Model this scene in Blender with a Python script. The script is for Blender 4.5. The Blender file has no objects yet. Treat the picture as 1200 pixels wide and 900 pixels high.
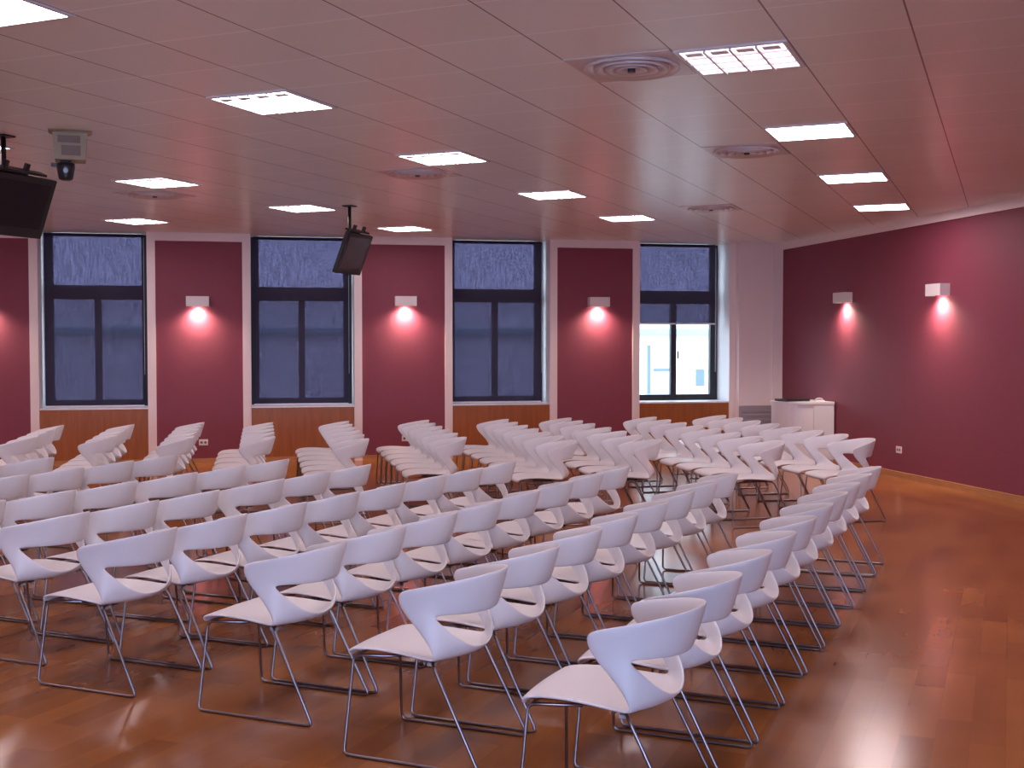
import bpy, bmesh, math, random
from mathutils import Vector, Matrix
random.seed(7)
PI = math.pi
R = math.radians
col = bpy.context.scene.collection
scn = bpy.context.scene

# ------------------------------------------------------------------ camera
CAM_Z = 1.69
cd = bpy.data.cameras.new('camera'); cam = bpy.data.objects.new('camera', cd); col.objects.link(cam)
cd.sensor_fit = 'HORIZONTAL'; cd.sensor_width = 36.0; cd.lens = 36.0 * 1383.27 / 1200.0
cd.clip_start = 0.05; cd.clip_end = 400
cam.location = (0, 0, CAM_Z); cam.rotation_euler = (PI / 2 - 0.0344, 0, 0)
scn.camera = cam

# ------------------------------------------------------------------ view, world, big lights
scn.view_settings.view_transform = 'Standard'; scn.view_settings.look = 'None'
scn.view_settings.gamma = 1.0; scn.view_settings.use_curve_mapping = False
scn.view_settings.exposure = 0.27
LAMP_E = 27.0                       # ceiling panels
LAMP_COL = (1.0, 0.83, 0.86)
SCONCE_W = 125.0
SKY_STRENGTH = 5.4
SKY_COL = (0.70, 0.84, 1.0)
scn.cycles.max_bounces = 8; scn.cycles.diffuse_bounces = 4; scn.cycles.glossy_bounces = 3
scn.cycles.transmission_bounces = 4; scn.cycles.transparent_max_bounces = 8
scn.cycles.sample_clamp_indirect = 6.0
scn.cycles.caustics_reflective = False; scn.cycles.caustics_refractive = False
w = bpy.data.worlds.new('sky'); scn.world = w; w.use_nodes = True
bg = w.node_tree.nodes['Background']; bg.inputs[0].default_value = (*SKY_COL, 1); bg.inputs[1].default_value = SKY_STRENGTH

# frames of reference.  wall frame: s runs right along the back wall, t runs towards it
WR = R(12.0)
def W(s, t, z=0.0):
    return Vector((s * math.cos(WR) - t * math.sin(WR), s * math.sin(WR) + t * math.cos(WR), z))
# grid frame of the ceiling tiles and the near block of chairs: u to the left, v away
GA = 0.4
def G(u, v, z=0.0):
    return Vector((v * math.sin(GA) - u * math.cos(GA), v * math.cos(GA) + u * math.sin(GA), z))
def GI(i, j, z=0.0):                # ceiling tile index
    return G(1.0669 + 0.6 * i, 5.5077 + 0.6 * j, z)
CEIL = 3.23
T_BACK = 17.1
S_RIGHT = 7.86
S_LEFT = -7.4
T_FRONT = -4.5

def area(name, loc, size, rot, watts, color):
    l = bpy.data.lights.new(name, 'AREA'); l.shape = 'RECTANGLE'; l.size, l.size_y = size
    l.energy = watts; l.color = color
    o = bpy.data.objects.new(name, l); o.location = loc; o.rotation_euler = rot; col.objects.link(o); return o
# daylight through the wide windows behind the camera
area('daylight_rear', W(-0.6, T_FRONT + 0.12, 1.75), (7.0, 1.9), (R(90), 0, WR), 290, (0.34, 0.48, 1.0))

# ------------------------------------------------------------------ materials
def nmat(name):
    m = bpy.data.materials.new(name); m.use_nodes = True
    nt = m.node_tree; return m, nt, nt.nodes, nt.links, nt.nodes['Principled BSDF']
def plain(name, c, rough=0.5, metal=0.0, spec=0.5, bump=0.0, bscale=60, coat=0.0, var=0.0, vscale=4):
    m, nt, N, L, P = nmat(name)
    P.inputs['Base Color'].default_value = (*c, 1); P.inputs['Roughness'].default_value = rough
    P.inputs['Metallic'].default_value = metal; P.inputs['Specular IOR Level'].default_value = spec
    P.inputs['Coat Weight'].default_value = coat
    tc = N.new('ShaderNodeTexCoord')
    nz = N.new('ShaderNodeTexNoise'); nz.inputs['Scale'].default_value = bscale; nz.inputs['Detail'].default_value = 3
    L.new(tc.outputs['Object'], nz.inputs['Vector'])
    if bump:
        b = N.new('ShaderNodeBump'); b.inputs['Strength'].default_value = bump; b.inputs['Distance'].default_value = 0.01
        L.new(nz.outputs['Fac'], b.inputs['Height']); L.new(b.outputs['Normal'], P.inputs['Normal'])
    if var:
        n2 = N.new('ShaderNodeTexNoise'); n2.inputs['Scale'].default_value = vscale; n2.inputs['Detail'].default_value = 4
        L.new(tc.outputs['Object'], n2.inputs['Vector'])
        mx = N.new('ShaderNodeMix'); mx.data_type = 'RGBA'
        mx.inputs[6].default_value = (*[x * (1 - var) for x in c], 1); mx.inputs[7].default_value = (*[min(1, x * (1 + var)) for x in c], 1)
        L.new(n2.outputs['Fac'], mx.inputs[0]); L.new(mx.outputs[2], P.inputs['Base Color'])
    return m
def emis(name, c, s):
    m, nt, N, L, P = nmat(name)
    e = N.new('ShaderNodeEmission'); e.inputs[0].default_value = (*c, 1); e.inputs[1].default_value = s
    L.new(e.outputs[0], N['Material Output'].inputs[0]); return m

M = {}
M['plastic'] = plain('white_plastic', (0.72, 0.69, 0.71), 0.38, spec=0.4)
M['chrome'] = plain('satin_chrome', (0.27, 0.245, 0.26), 0.28, metal=1.0)
M['dark_metal'] = plain('dark_metal', (0.05, 0.045, 0.05), 0.45)
M['clip'] = plain('grey_plastic', (0.45, 0.44, 0.46), 0.4)
M['maroon'] = plain('maroon_wall_paint', (0.225, 0.039, 0.070), 0.6, bump=0.25, bscale=180, var=0.06, vscale=30)
M['trim'] = plain('cream_painted_trim', (0.85, 0.73, 0.72), 0.45, bump=0.03)
M['wall'] = plain('pale_wall_paint', (0.84, 0.71, 0.72), 0.6, bump=0.05)
M['reveal'] = plain('white_reveal_paint', (0.78, 0.76, 0.78), 0.5)
M['frame'] = plain('dark_window_frame', (0.012, 0.012, 0.018), 0.5)
M['sill'] = plain('white_sill', (0.80, 0.80, 0.84), 0.35)
M['black'] = plain('black_plastic', (0.008, 0.007, 0.010), 0.4)
M['beige'] = plain('beige_plastic', (0.33, 0.25, 0.15), 0.5)
M['beige_dark'] = plain('beige_grille', (0.20, 0.14, 0.11), 0.6)
M['grille'] = plain('grey_radiator_metal', (0.33, 0.28, 0.33), 0.5)
M['cabinet'] = plain('pale_cabinet_laminate', (0.68, 0.66, 0.72), 0.35)
M['outlet'] = plain('outlet_plastic', (0.75, 0.68, 0.68), 0.4)
M['socket'] = plain('socket_hole', (0.12, 0.09, 0.09), 0.5)
M['sconce'] = plain('white_sconce_metal', (0.72, 0.66, 0.66), 0.4)
M['alu'] = plain('white_lamp_metal', (0.70, 0.66, 0.68), 0.3)
M['vent'] = plain('vent_metal', (0.62, 0.52, 0.51), 0.3)
M['facade'] = plain('pale_facade', (0.80, 0.80, 0.78), 0.8)
M['facade_trim'] = plain('teal_cornice', (0.30, 0.48, 0.48), 0.8)
M['facade_glass'] = plain('far_window_glass', (0.13, 0.19, 0.24), 0.3)
M['street'] = plain('street_asphalt', (0.35, 0.35, 0.36), 0.9)
M['lamp'] = emis('lamp_diffuser_glow', LAMP_COL, LAMP_E)
M['lamp_soft'] = emis('louver_lamp_glow', LAMP_COL, LAMP_E * 0.62)
M['lamp_dim'] = emis('dim_louver_lamp_glow', (1.0, 0.80, 0.88), 2.6)
M['bulb'] = emis('sconce_bulb_glow', (1.0, 0.78, 0.62), 12.0)

def wood(name, c1, c2, scale=(1, 1, 1), rough=0.4):
    m, nt, N, L, P = nmat(name)
    tc = N.new('ShaderNodeTexCoord'); mp = N.new('ShaderNodeMapping'); mp.inputs['Scale'].default_value = scale
    L.new(tc.outputs['Object'], mp.inputs[0])
    nz = N.new('ShaderNodeTexNoise'); nz.inputs['Scale'].default_value = 3.0; nz.inputs['Detail'].default_value = 6; nz.inputs['Roughness'].default_value = 0.6
    L.new(mp.outputs[0], nz.inputs['Vector'])
    mx = N.new('ShaderNodeMix'); mx.data_type = 'RGBA'; mx.inputs[6].default_value = (*c1, 1); mx.inputs[7].default_value = (*c2, 1)
    rp = N.new('ShaderNodeMapRange'); rp.inputs[1].default_value = 0.35; rp.inputs[2].default_value = 0.65
    L.new(nz.outputs['Fac'], rp.inputs[0]); L.new(rp.outputs[0], mx.inputs[0]); L.new(mx.outputs[2], P.inputs['Base Color'])
    P.inputs['Roughness'].default_value = rough
    return m
M['wood_panel'] = wood('wood_cladding', (0.30, 0.085, 0.016), (0.38, 0.115, 0.024), (9, 9, 0.7), 0.4)
M['base'] = wood('wood_baseboard', (0.42, 0.19, 0.07), (0.50, 0.24, 0.10), (2, 2, 8), 0.45)

def floor_mat():
    m, nt, N, L, P = nmat('parquet_floor')
    tc = N.new('ShaderNodeTexCoord')
    def planks(ang):
        mp = N.new('ShaderNodeMapping'); mp.inputs['Rotation'].default_value = (0, 0, ang)
        L.new(tc.outputs['Object'], mp.inputs[0])
        b = N.new('ShaderNodeTexBrick'); b.offset = 0.37; b.squash = 1.0
        b.inputs['Color1'].default_value = (0.1, 0.1, 0.1, 1); b.inputs['Color2'].default_value = (0.8, 0.8, 0.8, 1)
        b.inputs['Mortar'].default_value = (0.25, 0.25, 0.25, 1)
        b.inputs['Scale'].default_value = 1.0; b.inputs['Mortar Size'].default_value = 0.0012
        b.inputs['Brick Width'].default_value = 0.8; b.inputs['Row Height'].default_value = 0.14; b.inputs['Bias'].default_value = 0.0
        L.new(mp.outputs[0], b.inputs[0])
        mp2 = N.new('ShaderNodeMapping'); mp2.inputs['Scale'].default_value = (1.2, 14, 1)
        L.new(mp.outputs[0], mp2.inputs[0])
        nz = N.new('ShaderNodeTexNoise'); nz.inputs['Scale'].default_value = 1.0; nz.inputs['Detail'].default_value = 5
        L.new(mp2.outputs[0], nz.inputs[0])
        return b, nz
    # the brick pattern's long side follows local x of the mapped vector
    b1, n1 = planks(-(PI / 2 - GA)); b2, n2 = planks(-(PI / 2 + WR))
    # border boards parallel to the right wall
    mpw = N.new('ShaderNodeMapping'); mpw.inputs['Rotation'].default_value = (0, 0, -WR)
    L.new(tc.outputs['Object'], mpw.inputs[0])
    sx = N.new('ShaderNodeSeparateXYZ'); L.new(mpw.outputs[0], sx.inputs[0])
    gt = N.new('ShaderNodeMath'); gt.operation = 'GREATER_THAN'; gt.inputs[1].default_value = 6.6; L.new(sx.outputs[0], gt.inputs[0])
    def mixf(a, b):
        x = N.new('ShaderNodeMix'); x.data_type = 'RGBA'
        L.new(gt.outputs[0], x.inputs[0]); L.new(a, x.inputs[6]); L.new(b, x.inputs[7]); return x.outputs[2]
    br = mixf(b1.outputs['Color'], b2.outputs['Color']); gr = mixf(n1.outputs['Fac'], n2.outputs['Fac'])
    big = N.new('ShaderNodeTexNoise'); big.inputs['Scale'].default_value = 0.9; big.inputs['Detail'].default_value = 3
    L.new(tc.outputs['Object'], big.inputs[0])
    a = N.new('ShaderNodeMath'); a.operation = 'MULTIPLY'; a.inputs[1].default_value = 0.34; L.new(br, a.inputs[0])
    c = N.new('ShaderNodeMath'); c.operation = 'MULTIPLY_ADD'; c.inputs[1].default_value = 0.13; L.new(gr, c.inputs[0]); L.new(a.outputs[0], c.inputs[2])
    d = N.new('ShaderNodeMath'); d.operation = 'MULTIPLY_ADD'; d.inputs[1].default_value = 0.75; L.new(big.outputs['Fac'], d.inputs[0]); L.new(c.outputs[0], d.inputs[2])
    rp = N.new('ShaderNodeValToRGB'); e = rp.color_ramp.elements
    e[0].position = 0.35; e[0].color = (0.19, 0.056, 0.012, 1); e[1].position = 0.95; e[1].color = (0.44, 0.165, 0.040, 1)
    mid = rp.color_ramp.elements.new(0.62); mid.color = (0.30, 0.098, 0.020, 1)
    L.new(d.outputs[0], rp.inputs[0]); L.new(rp.outputs[0], P.inputs['Base Color'])
    rr = N.new('ShaderNodeMapRange'); rr.inputs[3].default_value = 0.185; rr.inputs[4].default_value = 0.205; P.inputs['Specular IOR Level'].default_value = 0.6
    L.new(gr, rr.inputs[0]); L.new(rr.outputs[0], P.inputs['Roughness'])
    return m
M['floor'] = floor_mat()

def ceiling_mat():
    # object space: x = -u (right), y = v, 0.6 m tiles with the origin on a tile corner
    m, nt, N, L, P = nmat('metal_ceiling_tiles')
    tc = N.new('ShaderNodeTexCoord'); sx = N.new('ShaderNodeSeparateXYZ'); L.new(tc.outputs['Object'], sx.inputs[0])
    def mth(op, a, b=None, c=None):
        n = N.new('ShaderNodeMath'); n.operation = op
        for k, x in enumerate((a, b, c)):
            if x is None: continue
            if isinstance(x, (int, float)): n.inputs[k].default_value = x
            else: L.new(x, n.inputs[k])
        return n.outputs[0]
    X = mth('DIVIDE', sx.outputs[0], 0.6); Y = mth('DIVIDE', sx.outputs[1], 0.6)
    def dist(v):        # distance to the nearest joint, metres
        f = mth('FRACT', v); return mth('MULTIPLY', mth('MINIMUM', f, mth('SUBTRACT', 1.0, f)), 0.6)
    dx, dy = dist(X), dist(Y)
    lx = mth('LESS_THAN', dx, 0.0045); ly = mth('LESS_THAN', dy, 0.0065)
    m1 = N.new('ShaderNodeMix'); m1.data_type = 'RGBA'; m1.inputs[7].default_value = (1.0, 0.99, 0.99, 1)  # pale cross joints: light caught on tile edges, painted into the colour
    cb = N.new('ShaderNodeCombineXYZ'); L.new(mth('FLOOR', X), cb.inputs[0]); L.new(mth('FLOOR', Y), cb.inputs[1])
    wn = N.new('ShaderNodeTexWhiteNoise'); wn.noise_dimensions = '2D'; L.new(cb.outputs[0], wn.inputs['Vector'])
    cr = N.new('ShaderNodeMix'); cr.data_type = 'RGBA'; cr.inputs[6].default_value = (0.80, 0.785, 0.75, 1); cr.inputs[7].default_value = (0.84, 0.825, 0.79, 1)
    L.new(wn.outputs['Value'], cr.inputs[0]); L.new(cr.outputs[2], m1.inputs[6]); L.new(ly, m1.inputs[0])
    m2 = N.new('ShaderNodeMix'); m2.data_type = 'RGBA'; m2.inputs[7].default_value = (0.16, 0.10, 0.10, 1)
    L.new(m1.outputs[2], m2.inputs[6]); L.new(lx, m2.inputs[0]); L.new(m2.outputs[2], P.inputs['Base Color'])
    P.inputs['Roughness'].default_value = 0.28; P.inputs['Specular IOR Level'].default_value = 0.6
    # every tile sags a touch and sits at its own slight angle, so reflections break from tile to tile
    fx = mth('FRACT', X); fy = mth('FRACT', Y)
    pil = mth('MULTIPLY', mth('SINE', mth('MULTIPLY', fx, PI)), mth('SINE', mth('MULTIPLY', fy, PI)))
    tilt = mth('MULTIPLY', mth('SUBTRACT', wn.outputs['Value'], 0.5), fy)
    h = mth('ADD', mth('MULTIPLY', pil, 0.6), mth('MULTIPLY', tilt, 1.6))
    b = N.new('ShaderNodeBump'); b.inputs['Strength'].default_value = 1.0; b.inputs['Distance'].default_value = 0.0012
    L.new(h, b.inputs['Height']); L.new(b.outputs['Normal'], P.inputs['Normal'])
    return m
M['ceiling'] = ceiling_mat()

def blind_mat():
    m, nt, N, L, P = nmat('sheer_blind_fabric')
    tc = N.new('ShaderNodeTexCoord'); mp = N.new('ShaderNodeMapping'); mp.inputs['Scale'].default_value = (30, 30, 4.5)
    L.new(tc.outputs['Object'], mp.inputs[0])
    nz = N.new('ShaderNodeTexNoise'); nz.inputs['Scale'].default_value = 1.0; nz.inputs['Detail'].default_value = 3; L.new(mp.outputs[0], nz.inputs[0])
    mp2 = N.new('ShaderNodeMapping'); mp2.inputs['Scale'].default_value = (48, 48, 30)
    L.new(tc.outputs['Object'], mp2.inputs[0])
    n2 = N.new('ShaderNodeTexNoise'); n2.inputs['Scale'].default_value = 1.0; n2.inputs['Detail'].default_value = 2; L.new(mp2.outputs[0], n2.inputs[0])
    ad = N.new('ShaderNodeMath'); ad.operation = 'ADD'; L.new(nz.outputs['Fac'], ad.inputs[0]); L.new(n2.outputs['Fac'], ad.inputs[1])
    mr = N.new('ShaderNodeMapRange'); mr.inputs[1].default_value = 0.7; mr.inputs[2].default_value = 1.3; mr.inputs[3].default_value = 0.42; mr.inputs[4].default_value = 1.58
    L.new(ad.outputs[0], mr.inputs[0])
    tcol = N.new('ShaderNodeMix'); tcol.data_type = 'RGBA'; tcol.blend_type = 'MULTIPLY'; tcol.inputs[0].default_value = 1.0
    tcol.inputs[6].default_value = (0.024, 0.022, 0.041, 1); L.new(mr.outputs[0], tcol.inputs[7])
    tr = N.new('ShaderNodeBsdfTransparent'); L.new(tcol.outputs[2], tr.inputs[0])
    df = N.new('ShaderNodeBsdfDiffuse'); df.inputs[0].default_value = (0.040, 0.028, 0.046, 1)
    tl = N.new('ShaderNodeBsdfTranslucent'); tl.inputs[0].default_value = (0.006, 0.006, 0.009, 1)
    a1 = N.new('ShaderNodeAddShader'); L.new(tr.outputs[0], a1.inputs[0]); L.new(df.outputs[0], a1.inputs[1])
    a2 = N.new('ShaderNodeAddShader'); L.new(a1.outputs[0], a2.inputs[0]); L.new(tl.outputs[0], a2.inputs[1])
    L.new(a2.outputs[0], N['Material Output'].inputs[0])
    return m
M['blind'] = blind_mat()

def glass_mat():
    m, nt, N, L, P = nmat('window_glass')
    tr = N.new('ShaderNodeBsdfTransparent'); tr.inputs[0].default_value = (0.95, 0.97, 0.97, 1)
    gl = N.new('ShaderNodeBsdfGlossy'); gl.inputs['Roughness'].default_value = 0.02
    mx = N.new('ShaderNodeMixShader'); mx.inputs[0].default_value = 0.05
    L.new(tr.outputs[0], mx.inputs[1]); L.new(gl.outputs[0], mx.inputs[2]); L.new(mx.outputs[0], N['Material Output'].inputs[0])
    return m
M['glass'] = glass_mat()
M['screen'] = plain('sheen_grey_screen', (0.075, 0.055, 0.07), 0.22, spec=0.6)  # base colour lightened to grey to paint in the screen's reflection
M['screen_off'] = plain('dark_television_screen', (0.006, 0.004, 0.009), 0.35, spec=0.3)

# ------------------------------------------------------------------ mesh helpers
class MB:
    def __init__(s): s.v = []; s.f = []; s.sm = []
    def add(s, vs, fs, smooth=False, mtx=None):
        o = len(s.v); s.v += [tuple(mtx @ Vector(p)) if mtx is not None else tuple(p) for p in vs]
        s.f += [tuple(i + o for i in f) for f in fs]; s.sm += [smooth] * len(fs)
    def box(s, x0, x1, y0, y1, z0, z1, mtx=None):
        vs = [(x0, y0, z0), (x1, y0, z0), (x1, y1, z0), (x0, y1, z0), (x0, y0, z1), (x1, y0, z1), (x1, y1, z1), (x0, y1, z1)]
        s.add(vs, [(0, 3, 2, 1), (4, 5, 6, 7), (0, 1, 5, 4), (1, 2, 6, 5), (2, 3, 7, 6), (3, 0, 4, 7)], False, mtx); return s
    def prism(s, pts, z0, z1, mtx=None, smooth=False):
        n = len(pts)
        s.add([(x, y, z0) for x, y in pts] + [(x, y, z1) for x, y in pts],
              [tuple(range(n))[::-1], tuple(range(n, 2 * n))], False, mtx)
        s.add([(x, y, z0) for x, y in pts] + [(x, y, z1) for x, y in pts],
              [(i, (i + 1) % n, n + (i + 1) % n, n + i) for i in range(n)], smooth, mtx); return s
    def cyl(s, p0, p1, r0, r1=None, n=16, caps=True):
        r1 = r0 if r1 is None else r1
        p0, p1 = Vector(p0), Vector(p1); d = (p1 - p0).normalized()
        a = d.orthogonal().normalized(); b = d.cross(a)
        vs = [p0 + (a * math.cos(2 * PI * k / n) + b * math.sin(2 * PI * k / n)) * r0 for k in range(n)] + \
             [p1 + (a * math.cos(2 * PI * k / n) + b * math.sin(2 * PI * k / n)) * r1 for k in range(n)]
        s.add(vs, [(k, (k + 1) % n, n + (k + 1) % n, n + k) for k in range(n)], True)
        if caps: s.add(vs, [tuple(range(n))[::-1], tuple(range(n, 2 * n))])
        return s
    def lathe(s, prof, n=40, mtx=None):       # prof: (r, z) list
        vs = []; fs = []
        for r, z in prof:
            vs += [(r * math.cos(2 * PI * k / n), r * math.sin(2 * PI * k / n), z) for k in range(n)]
        for i in range(len(prof) - 1):
            fs += [(i * n + k, i * n + (k + 1) % n, (i + 1) * n + (k + 1) % n, (i + 1) * n + k) for k in range(n)]
        s.add(vs, fs, True, mtx); return s
    def tube(s, pts, r, fil=0.03, n=8, closed=False):
        pts = [Vector(p) for p in pts]; path = []
        m = len(pts)
        for i, p in enumerate(pts):
            if not closed and i in (0, m - 1): path.append(p); continue
            a, b = pts[i - 1], pts[(i + 1) % m]
            da, db = (a - p), (b - p); f = min(fil, da.length * 0.45, db.length * 0.45)
            A, B = p + da.normalized() * f, p + db.normalized() * f
            for k in range(5):
                t = k / 4; path.append(A * (1 - t) ** 2 + p * 2 * t * (1 - t) + B * t * t)
        L_ = len(path); vs = []; up = None
        for i, p in enumerate(path):
            q0 = path[i - 1] if (i > 0 or closed) else p; q1 = path[(i + 1) % L_] if (i < L_ - 1 or closed) else p
            d = (q1 - q0).normalized()
            if up is None: up = d.orthogonal().normalized()
            up = (up - d * up.dot(d)).normalized(); b = d.cross(up)
            vs += [p + (up * math.cos(2 * PI * k / n) + b * math.sin(2 * PI * k / n)) * r for k in range(n)]
        fs = []
        for i in range(L_ if closed else L_ - 1):
            j = (i + 1) % L_
            fs += [(i * n + k, i * n + (k + 1) % n, j * n + (k + 1) % n, j * n + k) for k in range(n)]
        s.add(vs, fs, True)
        if not closed: s.add(vs, [tuple(range(n))[::-1], tuple(range((L_ - 1) * n, L_ * n))])
        return s
    def build(s, name, mat, parent=None, bevel=0.0):
        me = bpy.data.meshes.new(name); me.from_pydata(s.v, [], s.f)
        me.polygons.foreach_set('use_smooth', s.sm)
        bm = bmesh.new(); bm.from_mesh(me); bmesh.ops.remove_doubles(bm, verts=bm.verts, dist=1e-5)
        bmesh.ops.recalc_face_normals(bm, faces=bm.faces)
        if bevel:
            bmesh.ops.bevel(bm, geom=[e for e in bm.edges if len(e.link_faces) == 2 and e.calc_face_angle(0) > 0.6], offset=bevel, segments=2, affect='EDGES', profile=0.7)
        bm.to_mesh(me); bm.free(); me.materials.append(M[mat] if isinstance(mat, str) else mat)
        o = bpy.data.objects.new(name, me); col.objects.link(o)
        if parent is not None: o.parent = parent
        return o
def empty(name, loc, rz=0.0, label=None, cat=None, group=None):
    o = bpy.data.objects.new(name, None); col.objects.link(o); o.empty_display_size = 0.1
    o.location = loc; o.rotation_euler = (0, 0, rz); tag(o, label, cat, group); return o
def tag(o, label=None, cat=None, group=None, kind=None):
    if label: o['label'] = label
    if cat: o['category'] = cat
    if group: o['group'] = group
    if kind: o['kind'] = kind
    return o
def struct(o, label=None):
    o['kind'] = 'structure'
    if label: o['label'] = label
    return o
def copy_tree(o, parent=None):
    c = o.copy(); col.objects.link(c); c.parent = parent
    for ch in kids.get(o.name, []):
        copy_tree(ch, c)
    return c
kids = {}
def kid_map():
    kids.clear()
    for o in bpy.data.objects:
        if o.parent: kids.setdefault(o.parent.name, []).append(o)

def wob(mb, name, mat, parent=None, bevel=0.0):     # a mesh laid out in wall coordinates
    o = mb.build(name, mat, parent, bevel)
    if parent is None: o.rotation_euler = (0, 0, WR)
    return o

# ------------------------------------------------------------------ room shell
f = MB().box(S_LEFT - 0.2, S_RIGHT + 0.2, T_FRONT - 0.2, T_BACK + 0.7, -0.15, 0.0)
fo = MB(); fo.v = [tuple(W(x, y, z)) for x, y, z in f.v]; fo.f = f.f; fo.sm = f.sm
struct(fo.build('floor', 'floor'), 'glossy orange brown wooden parquet floor')
cmb = MB(); g0 = GI(0, 0)
Rg = Matrix.Rotation(GA, 4, 'Z') @ Matrix.Translation(-g0)      # world to ceiling object space
cz = MB().box(S_LEFT - 0.2, S_RIGHT + 0.2, T_FRONT - 0.2, T_BACK + 0.7, CEIL, CEIL + 0.12)
cmb.v = [tuple(Rg @ W(x, y, z)) for x, y, z in cz.v]; cmb.f = cz.f; cmb.sm = cz.sm
ce = cmb.build('ceiling', 'ceiling'); ce.location = g0; ce.rotation_euler = (0, 0, -GA)
struct(ce, 'dropped ceiling of glossy square metal tiles')

PIERS = [(-4.38, -2.965), (-1.54, -0.139), (1.312, 2.74), (4.207, 5.604)]
OPEN = [(-2.965, -1.54), (-0.139, 1.312), (2.74, 4.207), (5.604, 7.05)]
TB2 = 17.75
wb = MB()
wb.box(S_LEFT - 0.2, -4.38, T_BACK, TB2, 0, CEIL)
for a, b in PIERS: wb.box(a, b, T_BACK, TB2, 0, CEIL)
for a, b in OPEN: wb.box(a, b, T_BACK + 0.02, TB2, 0, 0.775)
wb.box(7.05, S_RIGHT + 0.2, T_BACK, TB2, 0, CEIL)
wall_back = struct(wob(wb, 'wall_back', 'reveal'), 'back wall of piers between four tall windows')
for a, b in PIERS:
    e = 0.112
    MB().box(a + e, b - e, T_BACK - 0.012, T_BACK, 0.0, 3.115).build('wall_panel', 'maroon', wall_back)
    q = MB(); q.box(a, a + e, T_BACK - 0.03, T_BACK, 0, CEIL); q.box(b - e, b, T_BACK - 0.03, T_BACK, 0, CEIL); q.box(a + e, b - e, T_BACK - 0.03, T_BACK, 3.115, CEIL)
    q.build('panel_frame', 'trim', wall_back)
    MB().box(a + e, b - e, T_BACK - 0.026, T_BACK - 0.012, 0.0, 0.075).build('skirting', 'base', wall_back)
for a, b in OPEN:
    MB().box(a + 0.003, b - 0.003, T_BACK - 0.005, T_BACK + 0.02, 0, 0.775).build('wood_cladding', 'wood_panel', wall_back)
    MB().box(a + 0.003, b - 0.003, T_BACK - 0.015, T_BACK - 0.005, 0, 0.075).build('skirting', 'base', wall_back)
MB().box(7.05, 7.155, T_BACK - 0.02, T_BACK, 0, CEIL).build('panel_frame', 'trim', wall_back)
# boxed column in the corner
colm = MB().box(7.153, 7.70, 16.95, T_BACK, 0, CEIL); colm.box(7.70, S_RIGHT, 16.93, T_BACK, 0, CEIL)
struct(wob(colm, 'trim_1', 'wall'), 'pale boxed column filling the room corner')

# windows
for k, (a, b) in enumerate(OPEN):
    t0, t1 = 17.58, 17.66
    c0 = (a + b) / 2
    fr = MB(); z0 = 0.80
    fr.box(a, a + 0.115, t0, t1, z0, CEIL); fr.box(b - 0.115, b, t0, t1, z0, CEIL)
    fr.box(a + 0.115, b - 0.115, t0, t1, z0, 0.89); fr.box(a + 0.115, b - 0.115, t0, t1, 2.31, 2.51)
    fr.box(a + 0.115, b - 0.115, t0, t1, CEIL - 0.02, CEIL); fr.box(c0 - 0.045, c0 + 0.045, t0, t1, 0.89, 2.31)
    wn = wob(fr, 'window_%d' % (k + 1), 'frame'); struct(wn, 'tall dark framed window with transom, %s from the left' % ['first', 'second', 'third', 'fourth'][k])
    gl = MB(); y0, y1 = 17.615, 17.621
    gl.box(a + 0.11, c0 - 0.04, y0, y1, 0.885, 2.315); gl.box(c0 + 0.04, b - 0.11, y0, y1, 0.885, 2.315); gl.box(a + 0.11, b - 0.11, y0, y1, 2.505, CEIL - 0.018)
    gl.build('glass_pane', 'glass', wn)
    MB().box(a + 0.002, b - 0.002, T_BACK - 0.02, 17.58, 0.777, 0.80).build('window_sill', 'sill', wn)
    if k == 3:
        hd = MB().box(c0 + 0.06, c0 + 0.075, 17.55, 17.58, 1.45, 1.57); hd.build('window_handle', 'frame', wn)

# right wall
wr = MB().box(S_RIGHT, S_RIGHT + 0.2, T_FRONT - 0.2, TB2, 0, CEIL)
wall_right = struct(wob(wr, 'wall_right', 'maroon'), 'long maroon right wall')
MB().box(S_RIGHT - 0.025, S_RIGHT, T_FRONT, 16.93, 3.125, CEIL).build('cornice', 'trim', wall_right)
bb = MB().box(S_RIGHT - 0.02, S_RIGHT, T_FRONT, 16.93, 0, 0.075)
struct(wob(bb, 'baseboard_right', 'base'), 'light wooden baseboard along the right wall')
struct(wob(MB().box(S_LEFT - 0.2, S_LEFT, T_FRONT - 0.2, TB2, 0, CEIL), 'wall_left', 'wall'))
FW = [(-4.2, -0.8), (-0.4, 3.0)]
wf = MB(); ss = [S_LEFT] + [q for ab in FW for q in ab] + [S_RIGHT]
for i in range(0, len(ss), 2): wf.box(ss[i], ss[i + 1], T_FRONT - 0.2, T_FRONT, 0, CEIL)
for a, b in FW: wf.box(a, b, T_FRONT - 0.2, T_FRONT, 0, 0.8); wf.box(a, b, T_FRONT - 0.2, T_FRONT, 2.7, CEIL)
struct(wob(wf, 'wall_front', 'wall'))
n = 5
for a, b in FW:
    y0, y1 = T_FRONT - 0.14, T_FRONT - 0.08
    q = MB(); q.box(a, a + 0.08, y0, y1, 0.8, 2.7); q.box(b - 0.08, b, y0, y1, 0.8, 2.7); q.box(a + 0.08, b - 0.08, y0, y1, 0.8, 0.88); q.box(a + 0.08, b - 0.08, y0, y1, 2.62, 2.7); q.box((a + b) / 2 - 0.04, (a + b) / 2 + 0.04, y0, y1, 0.88, 2.62)
    wn = struct(wob(q, 'window_%d' % n, 'frame')); MB().box(a + 0.08, b - 0.08, y0 + 0.025, y0 + 0.03, 0.88, 2.62).build('glass_pane', 'glass', wn); n += 1

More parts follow.
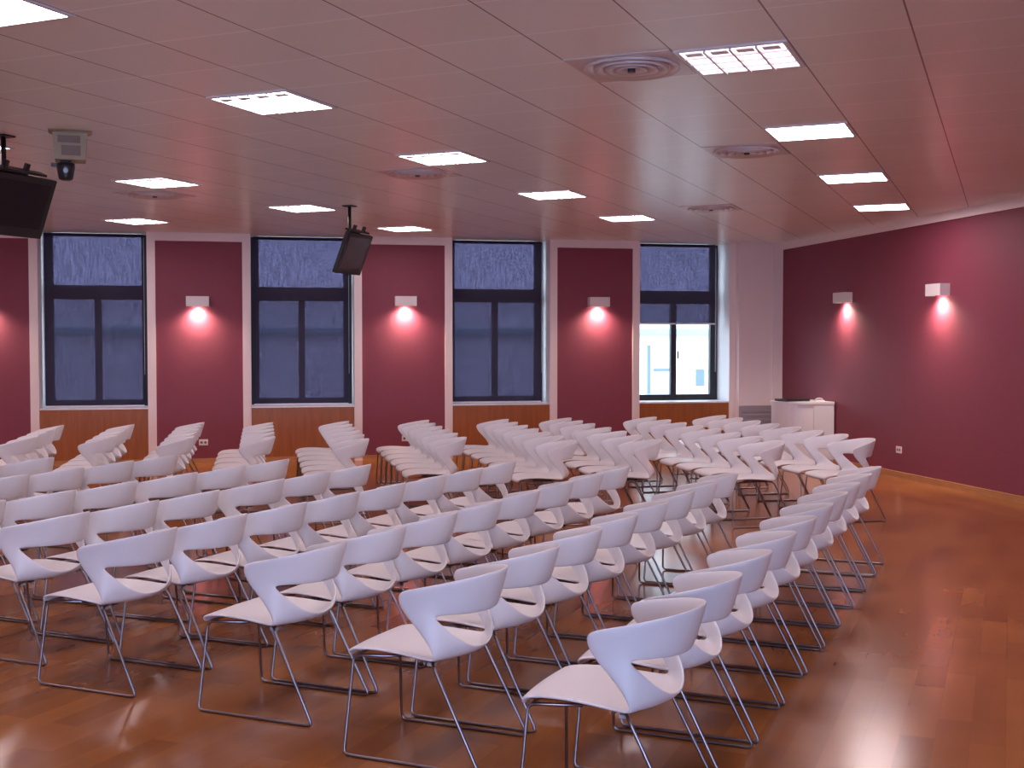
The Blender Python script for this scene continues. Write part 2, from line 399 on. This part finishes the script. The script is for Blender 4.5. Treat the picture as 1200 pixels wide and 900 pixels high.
# ------------------------------------------------------------------ outside: street and the facade opposite
st = MB().box(-60, 120, TB2 + 0.5, 140, -4.2, -4.0); tag(struct(wob(st, 'street_ground', 'street')))
bd = empty('building', W(20, 60), WR, 'pale building across the street seen through the half raised blind', 'building')
MB().box(-40, 60, 0, 8, -4.0, 4.1).build('facade', 'facade', bd)
MB().box(-40, 60, -0.5, 0.0, 2.15, 2.45).build('cornice', 'facade_trim', bd)
for xx, z0, z1, ww in [(3.1, -0.6, 0.3, 0.5), (4.1, -0.6, 0.3, 0.5), (5.1, 0.1, 0.55, 0.4), (5.1, 0.9, 1.95, 0.42), (0.2, -1.0, 1.6, 0.18), (0.9, 0.2, 0.35, 0.9)]:
    MB().box(xx - ww / 2, xx + ww / 2, -0.04, 0.0, z0, z1).build('window', 'facade_glass', bd)

# ------------------------------------------------------------------ chairs
def shell_parts():
    # rows of (centre u, z) and (edge u, half width, z); u forward from the rearmost point of the back
    rows = [
        ((.630, .400), (.612, .200, .402)),
        ((.632, .424), (.620, .214, .420)),
        ((.596, .444), (.590, .222, .441)),
        ((.480, .448), (.470, .230, .450)),
        ((.360, .438), (.350, .241, .444)),
        ((.255, .428), (.240, .248, .435)),
        ((.170, .424), (.202, .251, .436)),
        ((.122, .432), (.208, .252, .462)),
        ((.092, .454), (.240, .252, .515)),
        ((.076, .530), (.288, .253, .565)),
        ((.056, .604), (.332, .254, .610)),
        ((.026, .695), (.366, .254, .662)),
        ((.000, .780), (.358, .254, .702)),
    ]
    S = [-1, -.86, -.70, -.48, -.24, 0, .24, .48, .70, .86, 1]
    nr, ns = len(rows), len(S); grid = []
    for i, (c, e) in enumerate(rows):
        k = max(0.0, min(1.0, (i - 4) / 3.0))           # 0 flat seat, 1 wrapped back
        ln = []
        for s in S:
            y = e[1] * ((1 - k) * s + k * math.sin(s * PI / 2))
            q = (1 - k) * s * s + k * (1 - math.cos(s * PI / 2))
            u = c[0] + (e[0] - c[0]) * q; z = c[1] + (e[2] - c[1]) * q
            if 2 <= i <= 5: z -= 0.007 * (1 - s * s)
            ln.append(Vector((u, y, z)))
        grid.append(ln)
    for j, s in enumerate(S):                            # half-moon opening: its lower edge climbs to the sides
        a_ = abs(s); h_ = 0.90 * (a_ / .70) ** 2.7 if a_ <= .70 else (0.45 if a_ < .9 else 0.0)
        top, low = grid[10][j].copy(), grid[8][j].copy()
        if h_ > 0:
            grid[7][j] = grid[7][j].lerp(low, 0.45 * h_)
            grid[8][j] = low.lerp(top, h_)
            if a_ <= .70: grid[9][j] = grid[8][j].lerp(top, 0.5)
            else: grid[9][j] = grid[9][j].lerp(grid[8][j].lerp(top, 0.5), 0.6)
    vs = [tuple(v) for ln in grid for v in ln]; fs = []; mats = []
    for i in range(nr - 1):
        for j in range(ns - 1):
            sc = abs((S[j] + S[j + 1]) / 2)
            if i in (8, 9) and sc < 0.62: continue
            fs.append((i * ns + j, (i + 1) * ns + j, (i + 1) * ns + j + 1, i * ns + j + 1))
            mats.append(0 if i < 6 else 1)
    me = bpy.data.meshes.new('shell'); me.from_pydata(vs, [], fs)
    me.materials.append(M['plastic']); me.materials.append(M['plastic'])
    me.polygons.foreach_set('material_index', mats); me.polygons.foreach_set('use_smooth', [True] * len(fs))
    o = bpy.data.objects.new('shell', me); col.objects.link(o)
    so = o.modifiers.new('s', 'SOLIDIFY'); so.thickness = 0.0125; so.offset = 0.0; so.use_even_offset = True
    sb = o.modifiers.new('d', 'SUBSURF'); sb.levels = 2; sb.render_levels = 2
    bpy.context.view_layer.update()
    full = bpy.data.meshes.new_from_object(o.evaluated_get(bpy.context.evaluated_depsgraph_get()))
    bpy.data.objects.remove(o)
    out = []
    for part, nm in ((0, 'seat'), (1, 'backrest')):
        bm = bmesh.new(); bm.from_mesh(full)
        bmesh.ops.delete(bm, geom=[f_ for f_ in bm.faces if f_.material_index != part], context='FACES')
        for v in bm.verts: v.co.x -= 0.30
        for f_ in bm.faces: f_.material_index = 0; f_.smooth = True
        m2 = bpy.data.meshes.new(nm); bm.to_mesh(m2); bm.free(); m2.materials.append(M['plastic'])
        out.append((nm, m2))
    return out
def make_chair():
    root = empty('sled_chair', (0, 0, 0))
    for nm, me in shell_parts():
        o = bpy.data.objects.new(nm, me); col.objects.link(o); o.parent = root
    r = 0.0066
    for s in (-1, 1):
        q = MB()
        q.tube([(-0.02, s * 0.10, 0.409), (-0.085, s * 0.235, 0.412), (-0.295, s * 0.250, r), (0.318, s * 0.250, r), (0.300, s * 0.195, 0.405), (0.10, s * 0.17, 0.415)], r, 0.028)
        q.build('sled_leg', 'chrome', root)
    MB().tube([(0.285, -0.190, 0.408), (0.285, 0.190, 0.408)], r).build('crossbar', 'chrome', root)
    MB().tube([(-0.02, -0.205, 0.413), (-0.02, 0.205, 0.413)], r).build('crossbar', 'chrome', root)
    for s in (-1, 1): MB().box(-0.06, 0.16, s * 0.11 - 0.015, s * 0.11 + 0.015, 0.400, 0.420).build('seat_bracket', 'dark_metal', root)
    for s in (-1, 1):
        MB().box(-0.072, -0.040, s * 0.185 - 0.014, s * 0.185 + 0.014, 0.396, 0.409).build('link_clip', 'clip', root, 0.002)
    return root
proto = make_chair(); kid_map()
used = [False]
def place_chair(p, rz, label, group):
    if used[0]: o = copy_tree(proto)
    else: o = proto; used[0] = True
    o.location = p; o.rotation_euler = (0, 0, rz); tag(o, label, 'chair', group)
    return o
ORD = ['first', 'second', 'third', 'fourth', 'fifth', 'sixth', 'seventh', 'eighth', 'ninth', 'tenth']
# near block: (u of the back tip at the near end, u drift per chair, v positions)
NEAR = [
    ('rightmost', 0.972, -0.0115, [4.06, 4.62, 5.19, 5.76, 6.33, 6.89, 7.45, 8.01, 8.58, 9.12]),
    ('second', 1.882, -0.018, [4.39, 4.95, 5.51, 6.06, 6.61, 7.16, 7.71, 8.26]),
    ('third', 2.805, -0.028, [4.64 + .542 * k for k in range(8)]),
    ('fourth', 3.810, -0.040, [4.68 + .533 * k for k in range(8)]),
    ('fifth', 4.615, -0.030, [4.94, 5.48, 6.02, 6.70, 7.24, 7.78]),
    ('sixth', 5.42, -0.030, [5.12, 5.66, 6.20, 6.80, 7.34, 7.88]),
    ('seventh', 6.34, -0.01, [6.22 + .53 * k for k in range(4)]),
    ('eighth', 7.12, -0.01, [6.70, 7.25]),
]
fwd_g = math.atan2(math.sin(GA), -math.cos(GA))
for ri, (nm, u0, du, vs_) in enumerate(NEAR):
    for k, v in enumerate(vs_):
        p = G(u0 + du * k + 0.30, v)
        end = 'nearest chair' if k == 0 else ('farthest chair' if k == len(vs_) - 1 else '%s chair from the near end' % ORD[k])
        row = {'rightmost': 'rightmost slanting row', 'eighth': 'leftmost slanting row'}.get(nm, '%s slanting row from the right' % nm)
        place_chair(p, fwd_g + random.uniform(-.005, .005), 'white %s of the %s' % (end, row), 'white sled chairs in the slanting near rows')
# far block: rows square to the back wall
def run(t0, n_, d): return [t0 - d * k for k in range(n_)]
FAR = [
    (-2.16, run(13.97, 4, .525), 'at the left frame edge'),
    (-1.40, run(13.95, 4, .525), 'by the first window'),
    (-0.64, run(14.12, 5, .525), 'by the left outlet'),
    (0.14, run(13.93, 5, .525), 'left of the second window'),
    (1.02, run(14.0, 6, .525), 'right of the second window'),
    (1.97, run(14.0, 6, .525), 'by the second outlet'),
    (2.93, run(13.95, 7, .525), 'by the third window'),
    (3.74, run(14.05, 3, .525) + run(12.36, 4, .55), 'by the third panel'),
    (4.82, run(14.0, 8, .525), 'by the fourth window'),
    (5.80, run(14.15, 4, .525) + run(12.02, 4, .53), 'nearest the counter'),
]
for ri, (s, ts_, where) in enumerate(FAR):
    for k, t in enumerate(ts_):
        m_ = len(ts_) - 1 - k
        end = 'nearest chair' if m_ == 0 else ('farthest chair' if k == 0 else '%s chair from the near end' % ORD[m_])
        p = W(s - 0.30, t)
        place_chair(p, WR + PI + random.uniform(-.005, .005), 'white %s, straight back row %s' % (end, where), 'white sled chairs in the straight back rows')

# ------------------------------------------------------------------ ceiling lights and vents
def make_light(panel):
    root = empty('ceiling_light', (0, 0, 0))
    q = MB(); a, b = 0.297, 0.272
    for x0_, x1_, y0_, y1_ in ((-a, a, -a, -b), (-a, a, b, a), (-a, -b, -b, b), (b, a, -b, b)): q.box(x0_, x1_, y0_, y1_, -0.010, 0.0)
    q.build('frame', 'alu', root)
    if panel:
        MB().box(-b, b, -b, b, -0.008, -0.003).build('diffuser', 'lamp', root)
    else:
        MB().box(-b, b, -b, b, -0.005, -0.001).build('lamp_panel', 'lamp_dim' if panel is None else 'lamp_soft', root)
        lv = MB()
        for k in range(1, 4):
            c = -b + 2 * b * k / 4
            d = 0.022 if panel is None else 0.015; lv.box(c - 0.006, c + 0.006, -b, b, -d, -0.006); lv.box(-b, b, c - 0.005, c + 0.005, -d + 0.004, -0.006)
        lv.build('louver', 'alu', root)
        for k in range(4):
            c = -b + 2 * b * (k + .5) / 4
            MB().box(c - 0.045, c + 0.045, -b + 0.03, -b + 0.10, -0.012, -0.005).build('lamp_cap', 'alu', root)
    return root
lp = make_light(True); ll = make_light(False); ld = make_light(None); kid_map()
LIGHTS = [
    (0.5, 1.5, 'D', 'square louvered ceiling light, large, near the top right'),
    (0.5, 5.5, 'P', 'glowing ceiling light just beyond the louvered one at right'),
    (0.5, 9.8, 'P', 'middle glowing light of the line towards the right wall'),
    (0.5, 14.1, 'P', 'farthest small glowing light, closest to the right wall'),
    (5.5, 1.5, 'L', 'large bright ceiling light left of centre'),
    (5.5, 5.6, 'L', 'bright ceiling light at centre beside the square vent'),
    (5.55, 9.95, 'L', 'bright ceiling light above the third window'),
    (5.5, 14.1, 'L', 'small bright ceiling light above the third full panel'),
    (5.5, -2.4, 'P', 'bright ceiling light cut by the top left corner'),
    (10.8, 6.05, 'L', 'bright ceiling light above a vent at left'),
    (10.65, 10.0, 'L', 'bright ceiling light above the second window'),
    (10.75, 14.3, 'L', 'small bright ceiling light right of the farther television'),
    (15.15, 10.65, 'L', 'small bright ceiling light above the first full panel'),
    (10.8, 2.15, 'L', 'ceiling light mostly hidden beyond the left frame edge'),
    (0.5, -2.5, 'P', 'ceiling light above the camera in line with the louvered one'),
    (-4.5, 1.5, 'P', 'ceiling light out of the picture, level with the louvered one'),
    (-4.5, 5.5, 'P', 'ceiling light out of the picture beside the nearer right wall lamp'),
    (10.5, -2.5, 'P', 'ceiling light out of the picture at far left of the camera'),
    (15.2, 2.2, 'P', 'ceiling light out of the picture beyond the black television'),
    (15.2, 6.4, 'P', 'ceiling light out of the picture left of the first window'),
]
fl = {'P': False, 'L': False, 'D': False}
for i, j, kd, lab in LIGHTS:
    src = {'P': lp, 'L': ll, 'D': ld}[kd]
    if fl[kd]: o = copy_tree(src)
    else: o = src; fl[kd] = True
    o.location = GI(i, j, CEIL); o.rotation_euler = (0, 0, -GA)
    tag(o, lab, 'ceiling light', 'square ceiling lights')

def make_vent():
    root = empty('ceiling_vent', (0, 0, 0))
    MB().box(-0.295, 0.295, -0.295, 0.295, -0.006, 0.0).build('vent_plate', 'vent', root)
    for r0, r1, z in ((0.262, 0.215, -0.024), (0.205, 0.155, -0.030), (0.145, 0.095, -0.032), (0.085, 0.035, -0.030)):
        MB().lathe([(r0, -0.006), (r0 + 0.004, z + 0.004), (r0, z), (r1 + 0.01, z + 0.012), (r1, -0.008)], 48).build('vent_ring', 'vent', root)
    MB().cyl((0, 0, -0.034), (0, 0, -0.006), 0.022).build('vent_hub', 'dark_metal', root)
    return root
vp = make_vent(); kid_map()
VENTS = [(1.5, 1.42, 'large round ceiling vent left of the louvered light'), (1.5, 6.6, 'round ceiling vent behind the second right hand light'),
         (3.5, 13.0, 'small flat ceiling vent above the fourth window'), (6.5, 6.75, 'ceiling vent under the centre light'), (11.85, 7.25, 'ceiling vent below the left hand light')]
for k, (i, j, lab) in enumerate(VENTS):
    o = vp if k == 0 else copy_tree(vp)
    o.location = GI(i, j, CEIL); o.rotation_euler = (0, 0, -GA); tag(o, lab, 'vent', 'round ceiling vents')

# ------------------------------------------------------------------ roller blinds
BL = [(-2.935, -1.62, 0.81), (-0.10, 1.248, 0.81), (2.78, 4.148, 0.81), (5.64, 6.94, 1.995)]
BLAB = ['dark sheer roller blind lowered over the leftmost window', 'dark sheer roller blind of the second window, behind the television',
        'dark sheer roller blind lowered over the third window', 'dark sheer roller blind raised halfway over the fourth window']
for k, (a, b, z0) in enumerate(BL):
    c0 = (a + b) / 2; h = (b - a) / 2; T = 17.40
    o = empty('roller_blind', W(c0, T, z0), WR, BLAB[k], 'blind', 'roller blinds of the back wall')
    q = MB(); q.add([(-h, 0, 0), (h, 0, 0), (h, 0, CEIL - 0.006 - z0), (-h, 0, CEIL - 0.006 - z0)], [(0, 1, 2, 3)]); q.build('blind_fabric', 'blind', o)
    MB().box(-h, h, -0.008, 0.008, -0.012, 0.010).build('bottom_bar', 'sill', o)
    MB().cyl((-h, 0.024, CEIL - 0.028 - z0), (h, 0.024, CEIL - 0.028 - z0), 0.022, n=12).build('roller', 'frame', o)
    zc = 1.25 - z0
    MB().tube([(h + 0.012, -0.012, CEIL - 0.05 - z0), (h + 0.012, -0.012, zc), (h + 0.012, 0.012, zc), (h + 0.012, 0.012, CEIL - 0.05 - z0)], 0.0025, 0.01, 6).build('pull_chain', 'clip', o)

# ------------------------------------------------------------------ wall sconces
def make_sconce():
    root = empty('wall_sconce', (0, 0, 0))     # back at y=0, body towards -y
    w2, h2, d = 0.155, 0.07, 0.13
    q = MB(); q.box(-w2, w2, -d, -0.0, h2 - 0.006, h2); q.box(-w2, w2, -d, -d + 0.006, -h2, h2 - 0.006)
    q.box(-w2, -w2 + 0.006, -d + 0.006, 0, -h2, h2 - 0.006); q.box(w2 - 0.006, w2, -d + 0.006, 0, -h2, h2 - 0.006)
    q.build('housing', 'sconce', root)
    MB().box(-0.09, 0.09, -0.105, -0.025, -h2 + 0.018, -h2 + 0.024).build('lamp_glass', 'bulb', root)
    l = bpy.data.lights.new('sconce_lamp', 'SPOT'); l.energy = SCONCE_W; l.color = (1.0, 0.80, 0.62); l.spot_size = R(150); l.spot_blend = 1.0; l.shadow_soft_size = 0.05
    lo = bpy.data.objects.new('sconce_lamp', l); col.objects.link(lo); lo.parent = root; lo.location = (0, -0.062, -h2 + 0.006)
    return root
sp = make_sconce(); kid_map()
SC = [(-0.858, T_BACK - 0.012, 2.275, 0, 'white box wall light on the first full maroon panel'), (2.047, T_BACK - 0.012, 2.30, 0, 'white box wall light on the maroon panel right of the television'),
      (4.945, T_BACK - 0.012, 2.31, 0, 'white box wall light on the panel between third and fourth windows'), (-3.67, T_BACK - 0.012, 2.275, 0, 'white box wall light beyond the left frame edge'),
      (S_RIGHT, 14.9, 2.315, 1, 'farther white box wall light on the right wall'), (S_RIGHT, 12.58, 2.32, 1, 'nearer white box wall light on the right wall')]
for k, (s, t, z, side, lab) in enumerate(SC):
    o = sp if k == 0 else copy_tree(sp)
    o.location = W(s, t, z); o.rotation_euler = (0, 0, WR - (PI / 2 if side else 0)); tag(o, lab, 'wall light', 'box wall lights')

# ------------------------------------------------------------------ power outlets
def outlet(s, t, z, side, lab):
    o = empty('power_outlet', W(s, t, z), WR - (PI / 2 if side else 0), lab, 'outlet', 'wall outlets')
    MB().box(-0.062, 0.062, -0.012, 0, -0.042, 0.042).build('cover_plate', 'outlet', o, 0.003)
    MB().cyl((-0.025, -0.0135, 0), (-0.025, -0.0118, 0), 0.017).build('socket', 'socket', o); MB().cyl((0.027, -0.0135, 0), (0.027, -0.0118, 0), 0.017).build('socket', 'socket', o)
outlet(-0.80, T_BACK - 0.012, 0.30, 0, 'white outlet on the first full maroon panel')
outlet(2.055, T_BACK - 0.012, 0.31, 0, 'white outlet behind chairs on the second full maroon panel')
outlet(S_RIGHT, 13.50, 0.35, 1, 'white outlet low on the right maroon wall')

# ------------------------------------------------------------------ radiator cover beside the column
rc = empty('radiator_cover', W(7.43, 16.93, 0), WR, 'grey slatted radiator cover at the foot of the corner column', 'radiator')
MB().box(-0.27, 0.27, -0.04, 0.018, 0, 0.735).build('cover_panel', 'grille', rc)
for k in range(9):
    MB().box(-0.25, 0.25, -0.052, -0.040, 0.06 + k * 0.072, 0.10 + k * 0.072).build('slat', 'grille', rc, 0.003)

# ------------------------------------------------------------------ counter cabinet in the corner
cb = empty('counter_cabinet', W(7.4, 15.7, 0), WR, 'white counter cabinet with rounded corner against the right wall', 'cabinet')
def plan(g=0.0):
    rr = 0.35 + g; pts = [(0.44, -0.15 + rr)]
    for k in range(25):
        a = PI / 2 + PI * k / 24; pts.append((0.04 + rr * math.cos(a), -0.15 + rr * math.sin(a)))
    pts.append((0.44, -0.15 - rr)); return pts
MB().prism(plan(), 0.06, 0.84).build('cabinet_body', 'cabinet', cb)
MB().prism(plan(-0.02), 0.0, 0.06).build('plinth', 'clip', cb)
MB().prism(plan(0.012), 0.84, 0.872).build('counter_top', 'cabinet', cb)
MB().box(0.13, 0.42, -0.508, -0.502, 0.09, 0.82).build('door', 'cabinet', cb)
lt = empty('laptop', W(7.35, 15.50, 0.872), WR + 0.2, 'closed dark laptop lying on the white counter', 'laptop')
MB().box(-0.20, 0.20, -0.14, 0.14, 0.004, 0.020).build('base', 'black', lt, 0.004); MB().box(-0.20, 0.20, -0.14, 0.14, 0.022, 0.034).build('lid', 'black', lt, 0.004)
for x_ in (-0.17, 0.17): MB().box(x_ - .01, x_ + .01, -0.10, 0.10, 0.0, 0.004).build('foot', 'black', lt)
ph = empty('small_case', W(7.72, 15.42, 0.872), WR, 'small pale case lying at the right end of the white counter', 'case')
MB().prism([(-0.06, -0.05), (0.06, -0.05), (0.06, 0.05), (-0.06, 0.05)], 0, 0.018).build('case_body', 'cabinet', ph, 0.003)
MB().tube([(-0.055, 0, 0.03), (0, 0, 0.045), (0.055, 0, 0.03)], 0.009, 0.03).build('carrying_handle', 'clip', ph)

# ------------------------------------------------------------------ hanging televisions
def television(u, v, ztop, lab, screen, w2, h2, tilt=22, yaw=0.0):
    # screen faces -u (right), width along v; empty at the ceiling fixing
    o = empty('hanging_television', G(u, v, CEIL), -GA + yaw, lab, 'television', 'televisions hung from the ceiling')
    top = ztop - CEIL
    MB().box(-0.06, 0.06, -0.06, 0.06, -0.012, 0).build('ceiling_plate', 'black', o)
    MB().cyl((0, 0, -0.01), (0, 0, top - 0.16), 0.019).build('pole', 'black', o)
    T_ = Matrix.Translation((0.15, 0, top)) @ Matrix.Rotation(R(tilt), 4, 'Y')
    cs = MB()
    cs.box(-0.045, 0.0, -w2, w2, -2 * h2, 0, T_)
    cs.box(-0.085, -0.045, -w2 * 0.62, w2 * 0.62, -1.7 * h2, -0.3 * h2, T_)
    cs.build('screen_housing', 'black', o, 0.006)
    MB().box(0.0, 0.003, -w2 + 0.045, w2 - 0.045, -2 * h2 + 0.075, -0.04, T_).build('screen', screen, o)
    b = MB(); b.box(-0.12, -0.086, -w2 * 0.45, w2 * 0.45, -1.5 * h2, 0.03, T_)
    b.box(-0.10, -0.02, -w2 * 0.75, w2 * 0.75, 0.012, 0.030, T_)
    for y_ in (-0.10, 0.10): b.box(-0.065, -0.035, y_ - 0.016, y_ + 0.016, 0.03, 0.085, T_)
    b.build('bracket', 'black', o)
    return o
television(6.84, 11.51, 2.90, 'small grey screened television hanging before the second window', 'screen', 0.27, 0.235)
television(6.90, 6.64, 2.93, 'black television hanging at the left frame edge', 'screen_off', 0.38, 0.235)

# ------------------------------------------------------------------ ceiling loudspeaker with a camera below it
spk = empty('ceiling_loudspeaker', Vector((-3.22, 8.66, CEIL)), R(20), 'beige boxy loudspeaker fixed under the ceiling at left', 'loudspeaker')
q = MB(); q.add([(-.15, -.10, 0), (.15, -.10, 0), (.15, .10, 0), (-.15, .10, 0), (-.10, -.115, -.02), (.10, -.115, -.02), (.10, .10, -.02), (-.10, .10, -.02)],
      [(0, 1, 2, 3), (0, 4, 5, 1), (1, 5, 6, 2), (2, 6, 7, 3), (3, 7, 4, 0), (4, 7, 6, 5)]); q.build('mounting_plate', 'beige', spk)
q = MB(); q.add([(-.12, -.12, -.02), (.12, -.12, -.02), (.12, .10, -.02), (-.12, .10, -.02), (-.105, -.105, -.215), (.105, -.105, -.215), (.105, .09, -.215), (-.105, .09, -.215)],
      [(0, 1, 2, 3), (0, 4, 5, 1), (1, 5, 6, 2), (2, 6, 7, 3), (3, 7, 4, 0), (4, 7, 6, 5)]); q.build('speaker_box', 'beige', spk, 0.006)
MB().box(-.085, .07, -.122, -.112, -.095, -.045).build('grille', 'beige_dark', spk); MB().box(-.06, .07, -.1195, -.108, -.185, -.115).build('grille', 'beige_dark', spk)
sc_ = empty('security_camera', Vector((-3.24, 8.62, CEIL - 0.215)), R(20), 'black camera hanging under the beige loudspeaker', 'camera')
MB().cyl((0, 0, 0), (0, 0, -0.025), 0.04).build('camera_mount', 'dark_metal', sc_)
MB().lathe([(0.0, -0.02), (0.062, -0.02), (0.064, -0.05), (0.052, -0.12), (0.046, -0.135), (0.03, -0.142), (0.0, -0.143)], 24).build('camera_body', 'black', sc_)
MB().cyl((0, -0.045, -0.075), (0, -0.066, -0.078), 0.018).build('lens', 'screen', sc_)
MB().box(-0.10, -0.04, -0.02, 0.02, -0.045, -0.02).build('connector', 'black', sc_)
